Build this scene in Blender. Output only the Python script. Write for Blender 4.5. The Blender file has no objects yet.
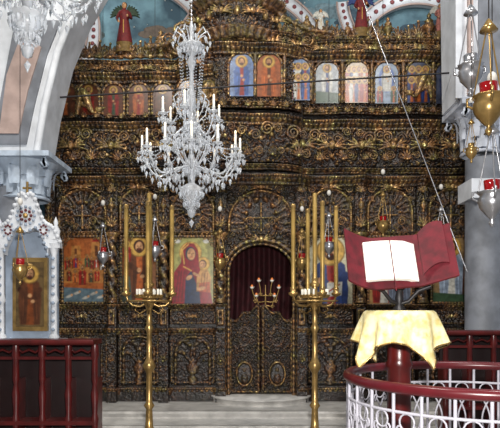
import bpy, math, random
import numpy as np
from mathutils import Vector
random.seed(4); rng=np.random.default_rng(7)
pi=math.pi
S=1/65.0                      # elevation drawing scale of the icon screen
def ux(u): return (u-250)*S
def uz(v): return 1.6+(310-v)*S
def lin(c):
    return tuple(((x/255)/12.92 if x/255<=0.04045 else (((x/255)+0.055)/1.055)**2.4) for x in c)

# ------------------------------------------------------------ mesh builder
class MB:
    def __init__(s): s.V=[];s.F=[];s.M=[];s.SM=[];s.H=[];s.C=[];s.n=0
    def add(s,v,f,mat=0,smooth=True,h=0.75,c=(1,1,1)):
        v=np.asarray(v,float).reshape(-1,3); k=len(v)
        s.V.append(v); n=s.n
        s.F.extend([tuple(i+n for i in q) for q in f])
        s.M.extend([mat]*len(f)); s.SM.extend([smooth]*len(f))
        hh=np.asarray(h,float).reshape(-1)
        s.H.append(np.full(k,hh[0]) if hh.size==1 else hh)
        cc=np.asarray(c,float)
        s.C.append(np.tile(cc,(k,1)) if cc.ndim==1 else cc.reshape(-1,3))
        s.n+=k
    def grid(s,P,mat=0,h=0.75,c=(1,1,1),wrap=False,smooth=True,keep=None):
        n,m=P.shape[:2]
        i,j=np.meshgrid(np.arange(n-1),np.arange(m if wrap else m-1),indexing='ij')
        j2=(j+1)%m
        q=np.stack([i*m+j,i*m+j2,(i+1)*m+j2,(i+1)*m+j],-1)
        if keep is not None: q=q[keep[i,j]]
        s.add(P.reshape(-1,3),q.reshape(-1,4).tolist(),mat,smooth,h,c)
    def box(s,x0,x1,y0,y1,z0,z1,mat=0,h=0.5,c=(1,1,1)):
        v=[(x,y,z) for x in(x0,x1) for y in(y0,y1) for z in(z0,z1)]
        s.add(v,[(0,1,3,2),(4,6,7,5),(0,4,5,1),(2,3,7,6),(0,2,6,4),(1,5,7,3)],mat,False,h,c)
    def lathe(s,prof,ctr=(0,0,0),seg=16,mat=0,h=0.75,c=(1,1,1),sx=1,sy=1,flute=0,nf=8,a0=0,a1=None):
        full=a1 is None
        th=np.linspace(0,2*pi,seg,endpoint=False) if full else np.linspace(a0,a1,seg)
        p=np.array(prof,float)
        r=p[:,0][:,None]*(1+flute*np.cos(nf*th)[None,:])
        P=np.stack([ctr[0]+sx*r*np.cos(th),ctr[1]+sy*r*np.sin(th),ctr[2]+np.repeat(p[:,1][:,None],seg,1)],-1)
        s.grid(P,mat,h,c,wrap=full)
    def tube(s,path,r,seg=8,mat=0,h=0.75,c=(1,1,1),closed=False):
        p=np.array(path,float); n=len(p)
        if closed: t=np.roll(p,-1,0)-np.roll(p,1,0)
        else: t=np.gradient(p,axis=0)
        t/=np.linalg.norm(t,axis=1)[:,None]+1e-9
        r=np.broadcast_to(np.asarray(r,float),(n,))
        up=np.array([0,0,1.]) if abs(t[0][2])<.9 else np.array([1.,0,0])
        if np.mean(np.abs(t[:,2]))>.6: up=np.array([0.,1,0])
        P=[]
        th=np.linspace(0,2*pi,seg,endpoint=False)
        a=np.cross(t[0],up); a/=np.linalg.norm(a)+1e-9
        for k in range(n):
            a=a-t[k]*np.dot(a,t[k]); a/=np.linalg.norm(a)+1e-9
            b=np.cross(t[k],a)
            P.append(p[k]+r[k]*(np.cos(th)[:,None]*a+np.sin(th)[:,None]*b))
        if closed: P.append(P[0])
        hh=h
        if closed and np.size(h)>1: hh=np.concatenate([h,h[:seg]])
        s.grid(np.array(P),mat,hh,c,wrap=True)
    def ball(s,ctr,r,mat=0,h=0.8,c=(1,1,1),sc=(1,1,1),seg=8,rings=6):
        ph=np.linspace(-pi/2,pi/2,rings)[:,None]; th=np.linspace(0,2*pi,seg,endpoint=False)[None,:]
        P=np.stack([ctr[0]+r*sc[0]*np.cos(ph)*np.cos(th),ctr[1]+r*sc[1]*np.cos(ph)*np.sin(th),ctr[2]+r*sc[2]*np.sin(ph)+0*th],-1)
        s.grid(P,mat,h,c,wrap=True)
    def octa(s,ctr,r,hu,hd,mat=0):
        x,y,z=ctr
        v=[(x+r,y,z),(x,y+r,z),(x-r,y,z),(x,y-r,z),(x,y,z+hu),(x,y,z-hd)]
        s.add(v,[(0,1,4),(1,2,4),(2,3,4),(3,0,4),(1,0,5),(2,1,5),(3,2,5),(0,3,5)],mat,False)
    def prism(s,poly,y0,y1,mat=0,h=0.75,c=(1,1,1)):
        n=len(poly)
        v=[(x,y0,z) for x,z in poly]+[(x,y1,z) for x,z in poly]
        f=[tuple(range(n)),tuple(range(2*n-1,n-1,-1))]+[(i,(i+1)%n,n+(i+1)%n,n+i) for i in range(n)]
        s.add(v,f,mat,False,h,c)
    def obj(s,name,mats,loc=(0,0,0),parent=None):
        me=bpy.data.meshes.new(name)
        V=np.concatenate(s.V)
        me.from_pydata(V.tolist(),[],s.F)
        me.polygons.foreach_set('material_index',s.M)
        me.polygons.foreach_set('use_smooth',s.SM)
        a=me.attributes.new('h','FLOAT','POINT'); a.data.foreach_set('value',np.concatenate(s.H).astype(np.float32))
        C=np.concatenate(s.C); C=np.concatenate([C,np.ones((len(C),1))],1).astype(np.float32)
        a=me.color_attributes.new('Col','FLOAT_COLOR','POINT'); a.data.foreach_set('color',C.reshape(-1))
        for m in mats: me.materials.append(m)
        me.update()
        o=bpy.data.objects.new(name,me); o.location=loc
        bpy.context.scene.collection.objects.link(o)
        if parent: o.parent=parent
        return o

# ------------------------------------------------------------ materials
def base(name):
    m=bpy.data.materials.new(name); m.use_nodes=True
    nt=m.node_tree; return m,nt,nt.nodes['Principled BSDF']
def mat(name,col,rough=.5,metal=0,noise=0,scale=8,trans=0,emit=None,es=0,bump=0,col2=None):
    m,nt,b=base(name); c=lin(col)
    b.inputs['Roughness'].default_value=rough; b.inputs['Metallic'].default_value=metal
    b.inputs['Transmission Weight'].default_value=trans
    tc=nt.nodes.new('ShaderNodeTexCoord'); n=nt.nodes.new('ShaderNodeTexNoise')
    n.inputs['Scale'].default_value=scale; n.inputs['Detail'].default_value=6
    nt.links.new(tc.outputs['Object'],n.inputs['Vector'])
    r=nt.nodes.new('ShaderNodeValToRGB')
    c2=lin(col2) if col2 else tuple(x*(1-noise) for x in c)
    r.color_ramp.elements[0].position=.35; r.color_ramp.elements[0].color=(*c2,1)
    r.color_ramp.elements[1].position=.62; r.color_ramp.elements[1].color=(*c,1)
    nt.links.new(n.outputs['Fac'],r.inputs['Fac']); nt.links.new(r.outputs['Color'],b.inputs['Base Color'])
    if bump:
        bp=nt.nodes.new('ShaderNodeBump'); bp.inputs['Strength'].default_value=bump; bp.inputs['Distance'].default_value=.01
        nt.links.new(n.outputs['Fac'],bp.inputs['Height']); nt.links.new(bp.outputs['Normal'],b.inputs['Normal'])
    if emit:
        b.inputs['Emission Color'].default_value=(*lin(emit),1); b.inputs['Emission Strength'].default_value=es
    return m
def gilded():
    m,nt,b=base('gilded_carved_wood'); N=nt.nodes.new; L=nt.links.new
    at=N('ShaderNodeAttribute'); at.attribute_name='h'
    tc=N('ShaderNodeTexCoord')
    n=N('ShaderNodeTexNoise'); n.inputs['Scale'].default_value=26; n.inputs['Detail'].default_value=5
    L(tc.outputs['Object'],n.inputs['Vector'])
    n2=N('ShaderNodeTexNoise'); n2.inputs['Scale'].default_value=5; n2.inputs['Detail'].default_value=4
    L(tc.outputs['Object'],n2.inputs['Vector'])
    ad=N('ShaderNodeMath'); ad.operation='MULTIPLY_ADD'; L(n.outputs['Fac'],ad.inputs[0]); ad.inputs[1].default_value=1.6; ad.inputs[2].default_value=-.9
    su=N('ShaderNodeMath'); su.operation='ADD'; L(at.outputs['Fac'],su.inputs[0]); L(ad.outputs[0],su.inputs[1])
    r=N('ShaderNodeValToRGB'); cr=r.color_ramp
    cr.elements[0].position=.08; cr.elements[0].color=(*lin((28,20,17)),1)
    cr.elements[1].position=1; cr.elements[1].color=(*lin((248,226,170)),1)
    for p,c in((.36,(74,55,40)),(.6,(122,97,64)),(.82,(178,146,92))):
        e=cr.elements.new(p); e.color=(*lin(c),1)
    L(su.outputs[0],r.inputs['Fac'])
    r2=N('ShaderNodeValToRGB'); c2=r2.color_ramp
    c2.elements[0].position=.38; c2.elements[0].color=(.64,.82,.62,1)
    c2.elements[1].position=.62; c2.elements[1].color=(1,.74,.66,1)
    e=c2.elements.new(.5); e.color=(1,.97,.95,1)
    L(n2.outputs['Fac'],r2.inputs['Fac'])
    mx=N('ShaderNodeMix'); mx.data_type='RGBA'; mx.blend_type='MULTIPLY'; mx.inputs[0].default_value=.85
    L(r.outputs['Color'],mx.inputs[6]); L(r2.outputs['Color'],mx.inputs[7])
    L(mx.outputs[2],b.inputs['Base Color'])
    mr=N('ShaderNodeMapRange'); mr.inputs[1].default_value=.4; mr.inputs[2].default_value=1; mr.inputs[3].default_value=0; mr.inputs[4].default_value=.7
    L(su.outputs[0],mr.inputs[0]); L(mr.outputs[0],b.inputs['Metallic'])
    b.inputs['Roughness'].default_value=.32
    bp=N('ShaderNodeBump'); bp.inputs['Strength'].default_value=.9; bp.inputs['Distance'].default_value=.015
    L(n.outputs['Fac'],bp.inputs['Height']); L(bp.outputs['Normal'],b.inputs['Normal'])
    return m
def painted(name,rough=.35,lo=.48,hi=.92):
    m,nt,b=base(name)
    at=nt.nodes.new('ShaderNodeAttribute'); at.attribute_name='Col'
    n=nt.nodes.new('ShaderNodeTexNoise'); n.inputs['Scale'].default_value=18; n.inputs['Detail'].default_value=6
    tc=nt.nodes.new('ShaderNodeTexCoord'); nt.links.new(tc.outputs['Object'],n.inputs['Vector'])
    mr=nt.nodes.new('ShaderNodeMapRange'); mr.inputs[1].default_value=.3; mr.inputs[2].default_value=.6; mr.inputs[3].default_value=lo; mr.inputs[4].default_value=hi
    nt.links.new(n.outputs['Fac'],mr.inputs[0])
    mx=nt.nodes.new('ShaderNodeVectorMath'); mx.operation='SCALE'
    nt.links.new(at.outputs['Color'],mx.inputs[0]); nt.links.new(mr.outputs[0],mx.inputs['Scale'])
    nt.links.new(mx.outputs[0],b.inputs['Base Color']); b.inputs['Roughness'].default_value=rough
    return m
GILD=gilded(); PAINT=painted('icon_paint',.3); PAINTM=painted('matt_paint',.7,.5,.9)
MARBLE=mat('marble_steps',(216,213,208),.3,0,.35,5)
FLOORM=mat('stone_floor',(140,136,132),.35,0,.4,3)
PLASTER=mat('white_plaster',(212,216,222),.6,0,.2,5)
BEIGE=mat('beige_panel',(176,154,146),.6,0,.25,6)
PALEB=mat('pale_blue_plaster',(152,166,184),.6,0,.25,6)
GREYST=mat('grey_stone',(122,126,134),.5,0,.35,5)
TEAL=mat('painted_vault_sky',(108,144,156),.7,0,0,2.2,col2=(50,76,90))
REDW=mat('red_lacquer_wood',(84,20,19),.28,0,.4,9)
DKRED=mat('maroon_paint',(92,20,28),.3,0,.2,9)
VELVET=mat('red_velvet',(100,9,27),.7,0,.5,14)
CURT=mat('curtain_red',(62,6,16),.8,0,.5,14)
YEL=mat('yellow_brocade',(242,232,186),.6,0,0,18,bump=.3,col2=(212,192,120))
PAGE=mat('paper',(246,244,236),.7,0,.06,30)
INK=mat('ink',(196,190,186),.8)
BRASS=mat('brass',(186,152,94),.28,.7,.45,10)
SILVER=mat('silver',(196,196,200),.28,.8,.3,12)
WAX=mat('gilt_candle',(178,146,80),.35,.4,.4,6)
WHITEC=mat('white_candle',(232,228,216),.4)
WIRON=mat('white_iron',(190,188,198),.45,0,.15,10)
CRY=mat('crystal',(246,250,255),.06,0,.05,20,trans=.65)
REDG=mat('red_glass',(150,12,16),.1,0,.2,10,trans=.3,emit=(170,20,20),es=.08)
BULB=mat('bulb',(255,244,220),.3,0,0,5,emit=(255,230,190),es=1.0)
DARK=mat('dark_iron',(42,40,42),.5,.4,.2,10)

# ------------------------------------------------------------ carving field
def hsh(i,j): 
    v=np.sin(i*127.1+j*311.7)*43758.5453; return v-np.floor(v)
def warp(X,Z):
    return (X+.026*np.sin(Z*9+2*np.sin(X*3.1))+.014*np.sin(X*19+Z*11)+.01*np.sin(Z*31-X*5),
            Z+.026*np.sin(X*10+1+1.6*np.sin(Z*4.3))+.013*np.sin(X*15-Z*21))
def scroll1(X,Z,cell):
    row=np.floor(Z/cell); off=.5*(row%2)
    i=np.floor(X/cell+off); u=X/cell+off-i-.5; v=Z/cell-row-.5
    sg=np.where((i+row)%2>0,1,-1); r=np.hypot(u,v)+1e-6; th=np.arctan2(v,u)*sg
    ph=hsh(i,row)*6.28
    s=r*3.0-(th+ph)/(2*pi); d=np.abs(s-np.round(s))
    ridge=np.clip(1.1-d*3.2,0,1)
    ridge=np.sqrt(ridge)*(.66+.34*np.cos(8*th+r*26+ph))
    ros=np.clip(1-r/.17,0,1)**.5*(.8+.2*np.cos(5*th))
    bud=np.clip(1-np.hypot(np.abs(u)-.5,np.abs(v)-.5)/.16,0,1)**.5
    k=np.clip((.56-r)/.08,0,1)
    return np.clip(np.maximum(np.maximum(ridge*k,ros),bud*.9),0,1)*(.72+.28*hsh(i+7,row+3))
def scroll(X,Z,cell=.19):
    X,Z=warp(X,Z)
    a=scroll1(X,Z,cell); b_=scroll1(X*.8+Z*.6+3.3,Z*.8-X*.6+1.7,cell*.56)
    return np.clip(np.maximum(a,.5*b_)-.12*(1-b_)*(a<.5),0,1)
def arch_relief(X,Z,cx,z0,z1,hw):
    x=np.abs(X-cx); zs=z1-hw-.05
    dist=np.where(Z>zs,np.hypot(x,Z-zs),x)
    ring=np.clip(1-np.abs(dist-hw*.86)/.03,0,1)**.5*(.75+.25*np.abs(np.sin(np.arctan2(Z-zs,x+1e-6)*18+Z*40)))
    inner=dist<hw*.8
    base_=scroll(x,Z,.15)*.8
    mz=(z0+zs+hw*.4)/2; e=np.hypot(x/(hw*.42),(Z-mz)/(hw*.58))
    med=np.clip(1-np.abs(e-1)/.13,0,1)**.5*(.6+.4*np.cos(np.arctan2(Z-mz,x)*14))
    cross=np.where((e<.8)&((x<.012)|(np.abs(Z-mz-.03)<.012)),.7,0)
    rays=(.3+.25*np.cos(np.arctan2(Z-zs,x)*22))
    ins=np.where(e<1,np.maximum(cross+.1,scroll(x,Z,.08)*.55),np.maximum(rays,scroll(x,Z,.11)*.85)*(e>1.08))
    hh=np.where(inner,np.maximum(ins,med),base_)
    return np.maximum(hh,ring)
RES=.0105
def patch(b,u0,u1,v0,v1,y=0,amp=.035,style='scroll',cell=.19,mask=None,dim=1.0):
    x0,x1=ux(u0),ux(u1); z0,z1=uz(v1),uz(v0)
    nx=max(4,int((x1-x0)/RES)); nz=max(4,int((z1-z0)/RES))
    X,Z=np.meshgrid(np.linspace(x0,x1,nx),np.linspace(z0,z1,nz))
    c=(x0+x1)/2
    if style=='scroll': h=scroll(np.abs(X-c),Z+c,cell)
    elif style=='arch': h=arch_relief(X,Z,c,z0,z1,(x1-x0)/2)
    elif style=='vase':
        x=np.abs(X-c); w=(x1-x0)/2; H=z1-z0; t=(Z-z0)/H
        zs=z1-w*.95; dist=np.where(Z>zs,np.hypot(x,Z-zs),x); ring=np.clip(1-np.abs(dist-w*.74)/.026,0,1)**.5*(.75+.25*np.sin(Z*70))
        vr=w*.3*np.interp(t,[.1,.14,.18,.24,.34,.4,.44,.47],[.7,.7,.25,.8,1,.5,.7,0])
        vase=np.sqrt(np.clip(1-(x/(vr+1e-4))**2,0,1))*(vr>.004)
        th=np.arctan2(Z-(z0+.42*H),x); rr=np.hypot(x/w,(Z-z0-.42*H)/(.5*H))
        fl=np.clip(np.cos(th*9+np.sin(rr*9))*1.2,0,1)*(t>.44)*(rr<.9)*(.5+.5*np.sin(rr*16)**2)
        h=np.maximum.reduce([ring,vase*.7,fl*.75,scroll(x,Z,.12)*np.where(dist<w*.68,.4,.8)])
    elif style=='panel':
        x=np.abs(X-c); w=(x1-x0)/2; e=np.minimum(w-x,np.minimum(Z-z0,z1-Z))
        fr=np.clip(1-np.abs(e-.035)/.02,0,1)**.5
        mz=(z0+z1)/2; hh=(z1-z0)/2
        q=np.hypot(x/(w*.5),(Z-mz)/(hh*.62)); th=np.arctan2(Z-mz,x)
        pet=np.clip(1-np.abs(q-.8-.15*np.cos(8*th))/.2,0,1)**.5
        ro=np.clip(1-q/.35,0,1)**.5
        h=np.maximum(fr,np.where(e>.05,np.maximum(np.maximum(pet,ro),scroll(x,Z,.13)*.55*(q>1.05)),.25))
    h=np.clip(h+rng.normal(0,.04,h.shape),0,1)
    P=np.stack([X,y-amp*1.25*h,Z],-1)
    keep=None
    if mask is not None: keep=~mask(X,Z)
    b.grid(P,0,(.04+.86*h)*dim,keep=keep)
COLS=[52,114,165,221,301,359,420,480]
def ressaut(x,amt=.1):
    o=0*x
    for c in COLS: o=np.maximum(o,np.clip(1.35-np.abs(x-ux(c))/.1,0,1)*amt)
    return o
def cornice(b,u0,u1,v,hgt,out,y=0,leaf=.07,res=.013,amt=.1,fn=None):
    x0,x1=ux(u0),ux(u1); n=max(4,int((x1-x0)/res)); x=np.linspace(x0,x1,n)
    prof=[(0,-1),(.15,-1),(.25,-.8),(.2,-.7),(.35,-.55),(.55,-.4),(.62,-.3),(.6,-.22),(.85,-.1),(.98,.02),(1,.15),(.9,.22),(0,.24)]
    P=[];H=[]
    yo=y-ressaut(x,amt) if fn is None else y-fn(x)
    xw=x+.01*np.sin(x*13)
    L=np.abs(np.sin(pi*xw/leaf)); L2=np.abs(np.sin(pi*xw/(leaf*.55)+1)); dirt=.12*np.sin(x*7+v)+.1*np.sin(x*17)
    for k,(o,u) in enumerate(prof):
        m=L if k in(4,5,6) else (L2 if k in(2,8,9) else 0*x+.35)
        P.append(np.stack([x,yo-out*o-.03*m*(o>0),uz(v)+u*hgt+0*x],-1))
        H.append(np.clip(.18+.62*m+dirt,.05,.95) if k not in(0,12) else 0*x+.2)
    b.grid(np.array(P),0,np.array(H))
    for s_,i in((0,0),(1,-1)):
        p=[q[i] for q in P]; b.add(p,[tuple(range(len(p)))],0,False,.3)
def column(b,u,v0,v1,r=.066,y=-.14,tw=14):
    x=ux(u); z0,z1=uz(v1),uz(v0); H=z1-z0
    nz=int(H/.012); th=np.linspace(0,2*pi,24,endpoint=False)[None,:]; z=np.linspace(z0+.08,z1-.1,nz)[:,None]
    k=np.abs(np.cos(th*1.0+z*tw))**1.5; k2=.5+.5*np.cos(3*th-z*tw*2.2)
    h=np.clip(.7*k+.35*k2*(.5+.5*np.sin(z*60)),0,1)
    R=r*(.7+.5*h)
    b.grid(np.stack([x+R*np.cos(th),y+R*np.sin(th),z+0*th],-1),0,.05+.85*h,wrap=True)
    b.lathe([(r*1.25,0),(r*1.35,.02),(r*1.1,.035),(r*1.3,.05),(r*.9,.08)],(x,y,z0),16,0,.6)
    b.lathe([(r*.9,0),(r*1.1,.01),(r*.95,.02),(r*1.3,.06),(r*1.7,.09),(r*1.5,.1),(r*1.5,.105),(0,.105)],(x,y,z1-.105),24,0,.75,flute=.12,nf=8)

def palmette(b,x,y,z,s,h=.66):
    for a in np.linspace(-1.25,1.25,7):
        L=s*(1-.28*abs(a)); p=[(x+math.sin(a)*L*t*.8,y-.02*math.sin(t*3),z+math.cos(a)*L*t+.0) for t in np.linspace(0,1,6)]
        b.tube(p,[s*.05,s*.075,s*.09,s*.09,s*.07,s*.02],6,0,h)
    b.ball((x,y-.03,z+.05*s),s*.12,0,.85)
def volute(b,x,y,z,s,sg=1,h=.66):
    p=[]
    for t in np.linspace(0,1,26):
        a=t*4.2*pi; r=s*(1-t)**.8*.5
        p.append((x+sg*(r*math.cos(a)),y,z+r*math.sin(a)))
    b.tube(p,np.linspace(s*.09,s*.045,26)*(1+.3*np.sin(np.arange(26)*2.2)),6,0,h)
def cherub(b,x,y,z,s):
    b.ball((x,y,z),s*.26,0,.85,sc=(.85,.8,1.1)); b.ball((x,y+.01,z+s*.12),s*.26,0,.5,sc=(.95,.7,.9))
    for sg in(-1,1):
        for k in range(4):
            a=-.2+k*.42; b.tube([(x+sg*s*.18,y,z-s*.1),(x+sg*s*(.3+.35*math.cos(a)),y-.02,z-s*.1+s*.4*math.sin(a)),(x+sg*s*(.3+.75*math.cos(a)),y,z-s*.15+s*.75*math.sin(a))],[s*.07,s*.09,s*.03],6,0,.72)
def urn(b,x,y,z,s):
    b.lathe([(.12*s,0),(.14*s,.06*s),(.05*s,.15*s),(.07*s,.22*s),(.2*s,.42*s),(.21*s,.55*s),(.13*s,.66*s),(.18*s,.72*s),(.1*s,.8*s),(.06*s,.9*s),(.09*s,.97*s),(0,1.1*s)],(x,y,z),16,0,.72,flute=.14,nf=8)

# ============================================================ ICONOSTASIS
B=MB()
DC=261
def door_open(X,Z):
    x=np.abs(X-ux(DC)); hw=ux(292)-ux(DC); zs=uz(272)
    r=np.hypot(x,(Z-zs)/.86)
    tre=(np.hypot(x,Z-uz(258))<.2)
    return ((x<hw)&(Z<zs))|(r<hw)&(Z>=zs)|tre
def moulding(u0,u1,v0,v1,y,w=.035,h=.85):
    x0,x1,z0,z1=ux(u0),ux(u1),uz(v1),uz(v0)
    for (a,c) in (((x0,z0),(x1,z0)),((x1,z0),(x1,z1)),((x1,z1),(x0,z1)),((x0,z1),(x0,z0))):
        n=max(4,int(math.hypot(c[0]-a[0],c[1]-a[1])/.012)); t=np.linspace(0,1,n)
        p=np.stack([a[0]+(c[0]-a[0])*t,0*t+y,a[1]+(c[1]-a[1])*t],-1)
        m=np.abs(np.sin(np.arange(n)*.9))
        B.tube(p,w*(.75+.25*m),8,0,np.repeat(.2+.5*m,8))
bays=[(57,109),(119,160),(170,216),(307,353),(365,414),(426,474)]
for (a,c) in bays:
    patch(B,a,c,332,384,-.02,.05,'vase',dim=.86)
    patch(B,a,c,309,324,-.02,.035,'scroll',.12,dim=.88)
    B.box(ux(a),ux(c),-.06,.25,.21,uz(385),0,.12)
    moulding(a+2,c-2,334,382,-.04,.013)
    moulding(a+1,c-1,310,323,-.04,.009)
    cherub(B,ux((a+c)/2),-.09,uz(316),.1)
for c in COLS:
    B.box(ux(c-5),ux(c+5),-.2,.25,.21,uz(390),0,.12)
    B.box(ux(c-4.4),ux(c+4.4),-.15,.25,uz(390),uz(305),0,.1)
    patch(B,c-4.4,c+4.4,334,388,-.155,.035,'scroll',.1,dim=.86)
    patch(B,c-4.4,c+4.4,308,326,-.155,.03,'panel',dim=.9)
    palmette(B,ux(c),-.2,uz(360),.12,.55)
for (a,c) in((47,227),(295,485)):
    cornice(B,a,c,388,.1,.08); cornice(B,a,c,329,.09,.1); cornice(B,a,c,305,.06,.1)
for (a,c) in((45,226),(296,484)): patch(B,a,c,232,306,.02,.05,'scroll',.17)
patch(B,224,298,228,399.5,0,.05,'scroll',.13,mask=door_open)
for c in COLS: column(B,c,234,303)
def archpath(off,y):
    p=[];hw=ux(292)-ux(DC)+off; zs=uz(272)
    for z in np.linspace(.22,zs,90): p.append((ux(DC)-hw,y,z))
    for a in np.linspace(pi,0,70): p.append((ux(DC)+hw*math.cos(a),y,zs+.86*hw*math.sin(a)))
    for z in np.linspace(zs,.22,90): p.append((ux(DC)+hw,y,z))
    return p
for off,w,y in((.02,.024,-.06),(.09,.035,-.09)):
    p=archpath(off,y); n=len(p); m=np.abs(np.sin(np.arange(n)*.8)); B.tube(p,w*(.7+.3*m),8,0,np.repeat(.2+.6*m,8))
cherub(B,ux(DC),-.12,uz(240),.16)
for (a,c) in bays: patch(B,a-1,c+1,183,233,0,.055,'arch')
patch(B,224,298,183,232,-.01,.055,'arch')
for c in COLS:
    patch(B,c-5,c+5,183,233,-.09,.04,'scroll',.1)
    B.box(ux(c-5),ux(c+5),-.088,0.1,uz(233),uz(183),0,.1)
    palmette(B,ux(c),-.15,uz(228),.2); urn(B,ux(c),-.18,uz(214),.2); palmette(B,ux(c),-.15,uz(194),.16)
cornice(B,47,226,233,.07,.08); cornice(B,296,485,233,.07,.08)
for (a,c) in bays+[(226,296)]:
    m=(a+c)/2
    for sg in(-1,1): volute(B,ux(m)+sg*.17,-.08,uz(222),.14,sg); volute(B,ux(m)+sg*.28,-.08,uz(190),.14,-sg); volute(B,ux(m)+sg*.09,-.08,uz(227),.09,-sg); volute(B,ux(m)+sg*.3,-.08,uz(200),.09,sg)
    cherub(B,ux(m),-.12,uz(188),.16)
wav=lambda x: .06+.05*np.abs(np.sin(x*3.2))+.3*np.clip(1-((x-ux(240))/.95)**2,0,1)**.5
def wy(u): return -float(wav(np.array(ux(u))))
def wavepatch(b,u0,u1,v0,v1,fn,y=0,amp=.065,cell=.19):
    x0,x1,z0,z1=ux(u0),ux(u1),uz(v1),uz(v0)
    nx=int((x1-x0)/RES); nz=max(4,int((z1-z0)/RES))
    X,Z=np.meshgrid(np.linspace(x0,x1,nx),np.linspace(z0,z1,nz))
    h=scroll(X,Z,cell); h=np.clip(h+rng.normal(0,.04,h.shape),0,1)
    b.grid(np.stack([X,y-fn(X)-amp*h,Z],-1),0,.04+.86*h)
cornice(B,42,485,181,.11,.2,fn=lambda x:ressaut(x,.08)+wav(x)*.6)
cornice(B,44,483,172,.06,.12,fn=wav,leaf=.09)
wavepatch(B,44,480,129,168,wav,cell=.24)
for k,u in enumerate(list(range(58,470,11))):
    x=ux(u+random.uniform(-3,3)); yy=wy(u)-.07
    volute(B,x,yy,uz(138+random.uniform(-3,5)),random.uniform(.12,.22),1 if k%2 else -1,random.uniform(.5,.72))
    if k%2: palmette(B,x+.08,yy-.02,uz(163),random.uniform(.12,.2),random.uniform(.48,.7))
    else: volute(B,x+.05,yy,uz(158),random.uniform(.1,.16),-1)
    B.ball((x-.09,yy-.02,uz(random.uniform(142,160))),.03,0,.85)
for u in(75,114,165,301,330,359,390,420,450): cherub(B,ux(u),wy(u)-.13,uz(149),.22)
cornice(B,44,210,128,.1,.17,fn=wav,leaf=.08)
cornice(B,210,476,126,.11,.17,fn=wav,leaf=.08)
wavepatch(B,46,215,84,120,wav,y=.03,cell=.12)
cornice(B,44,215,80,.1,.17,fn=wav)
wavepatch(B,60,215,66,78,wav,cell=.15)
cornice(B,66,215,66,.06,.1,fn=wav)
wavepatch(B,205,470,62,114,wav,y=.03,cell=.14)
cornice(B,205,468,113,.06,.12,fn=wav,leaf=.1)
cornice(B,205,470,60,.1,.2,fn=wav)
wavepatch(B,205,462,46,58,wav,cell=.14)
cornice(B,210,460,46,.06,.12,fn=wav)
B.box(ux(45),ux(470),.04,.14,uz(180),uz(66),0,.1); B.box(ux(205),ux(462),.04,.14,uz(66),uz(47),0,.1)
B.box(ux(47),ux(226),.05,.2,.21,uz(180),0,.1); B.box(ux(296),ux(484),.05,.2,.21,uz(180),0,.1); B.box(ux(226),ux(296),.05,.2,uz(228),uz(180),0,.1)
for k,u in enumerate(range(64,205,12)): 
    if k%2: cherub(B,ux(u),wy(u)-.1,uz(73),.14)
    else: volute(B,ux(u),wy(u)-.08,uz(73),.12)
    palmette(B,ux(u),wy(u)-.1,uz(122),.1)
for k,u in enumerate(range(212,460,12)):
    if k%2: cherub(B,ux(u),wy(u)-.1,uz(53),.15)
    else: volute(B,ux(u),wy(u)-.08,uz(53),.13)
    palmette(B,ux(u),wy(u)-.16,uz(118),.11)
def crest(u0,u1,v,fh):
    u=u0; k=0
    while u<u1:
        x=ux(u); y=wy(u)-.02; s_=fh(u)
        if k%4==2: urn(B,x,y-.03,uz(v)+.02,s_*1.15)
        else: palmette(B,x,y,uz(v)+.02,s_,.6)
        volute(B,ux(u+5),y,uz(v)+s_*.42,s_*.7,1,.55); volute(B,ux(u-5),y,uz(v)+s_*.3,s_*.55,-1,.6)
        B.ball((x,y,uz(v)+s_*1.02),s_*.09,0,.8); u+=10; k+=1
crest(62,204,63,lambda u:.17+.16*((u-62)/140)+.06*abs(math.sin(u*.11)))
crest(286,462,44,lambda u:.16+.15*abs(math.sin((u-286)*.055)))
for sg,u0,u1 in((-1,150,206),(1,330,276)):
    p=[(ux(u0+(u1-u0)*t),-.28,uz(58 if sg<0 else 44)+.05+.5*t**2.2*(1 if sg<0 else .6)) for t in np.linspace(0,1,30)]
    B.tube(p,.04+.015*np.sin(np.arange(30)*1.7),8,0,.6)
dx,dy=ux(238),-.02
def drum(r,v0,v1,cell=.15):
    z0,z1=uz(v1),uz(v0); th=np.linspace(pi,2*pi,int(pi*r/RES))[None,:]; z=np.linspace(z0,z1,max(4,int((z1-z0)/RES)))[:,None]
    h=scroll(th*r+0*z,z+0*th,cell); R=r+.055*h
    B.grid(np.stack([dx+R*np.cos(th),dy+R*np.sin(th),z+0*th],-1),0,.05+.85*h)
def ring(r,v,hgt,out):
    prof=[(r,-hgt),(r+.4*out,-.8*hgt),(r+.4*out,-.5*hgt),(r+out,-.1*hgt),(r+out,.15*hgt),(0,.2*hgt)]
    B.lathe(prof,(dx,dy,uz(v)),144,0,.55,flute=.02,nf=36,a0=pi,a1=2*pi)
drum(.6,18,48); ring(.6,48,.12,.12); ring(.6,16,.12,.14); drum(.42,4,16); ring(.42,3,.09,.1)
for k,a in enumerate(np.linspace(pi+.2,2*pi-.2,9)):
    palmette(B,dx+.68*math.cos(a),dy+.68*math.sin(a),uz(13),.15)
    if k%2: cherub(B,dx+.68*math.cos(a),dy+.68*math.sin(a),uz(32),.17)
    else: B.ball((dx+.64*math.cos(a),dy+.64*math.sin(a),uz(32)),.045,0,.8,sc=(1,1,1.6))
for a in np.linspace(pi+.1,2*pi-.1,5): palmette(B,dx+.46*math.cos(a),dy+.46*math.sin(a),uz(2),.16)
for sg in(-1,1): volute(B,dx+sg*.8,-.2,uz(38),.32,sg); volute(B,dx+sg*1.05,-.2,uz(46),.22,-sg)
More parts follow.
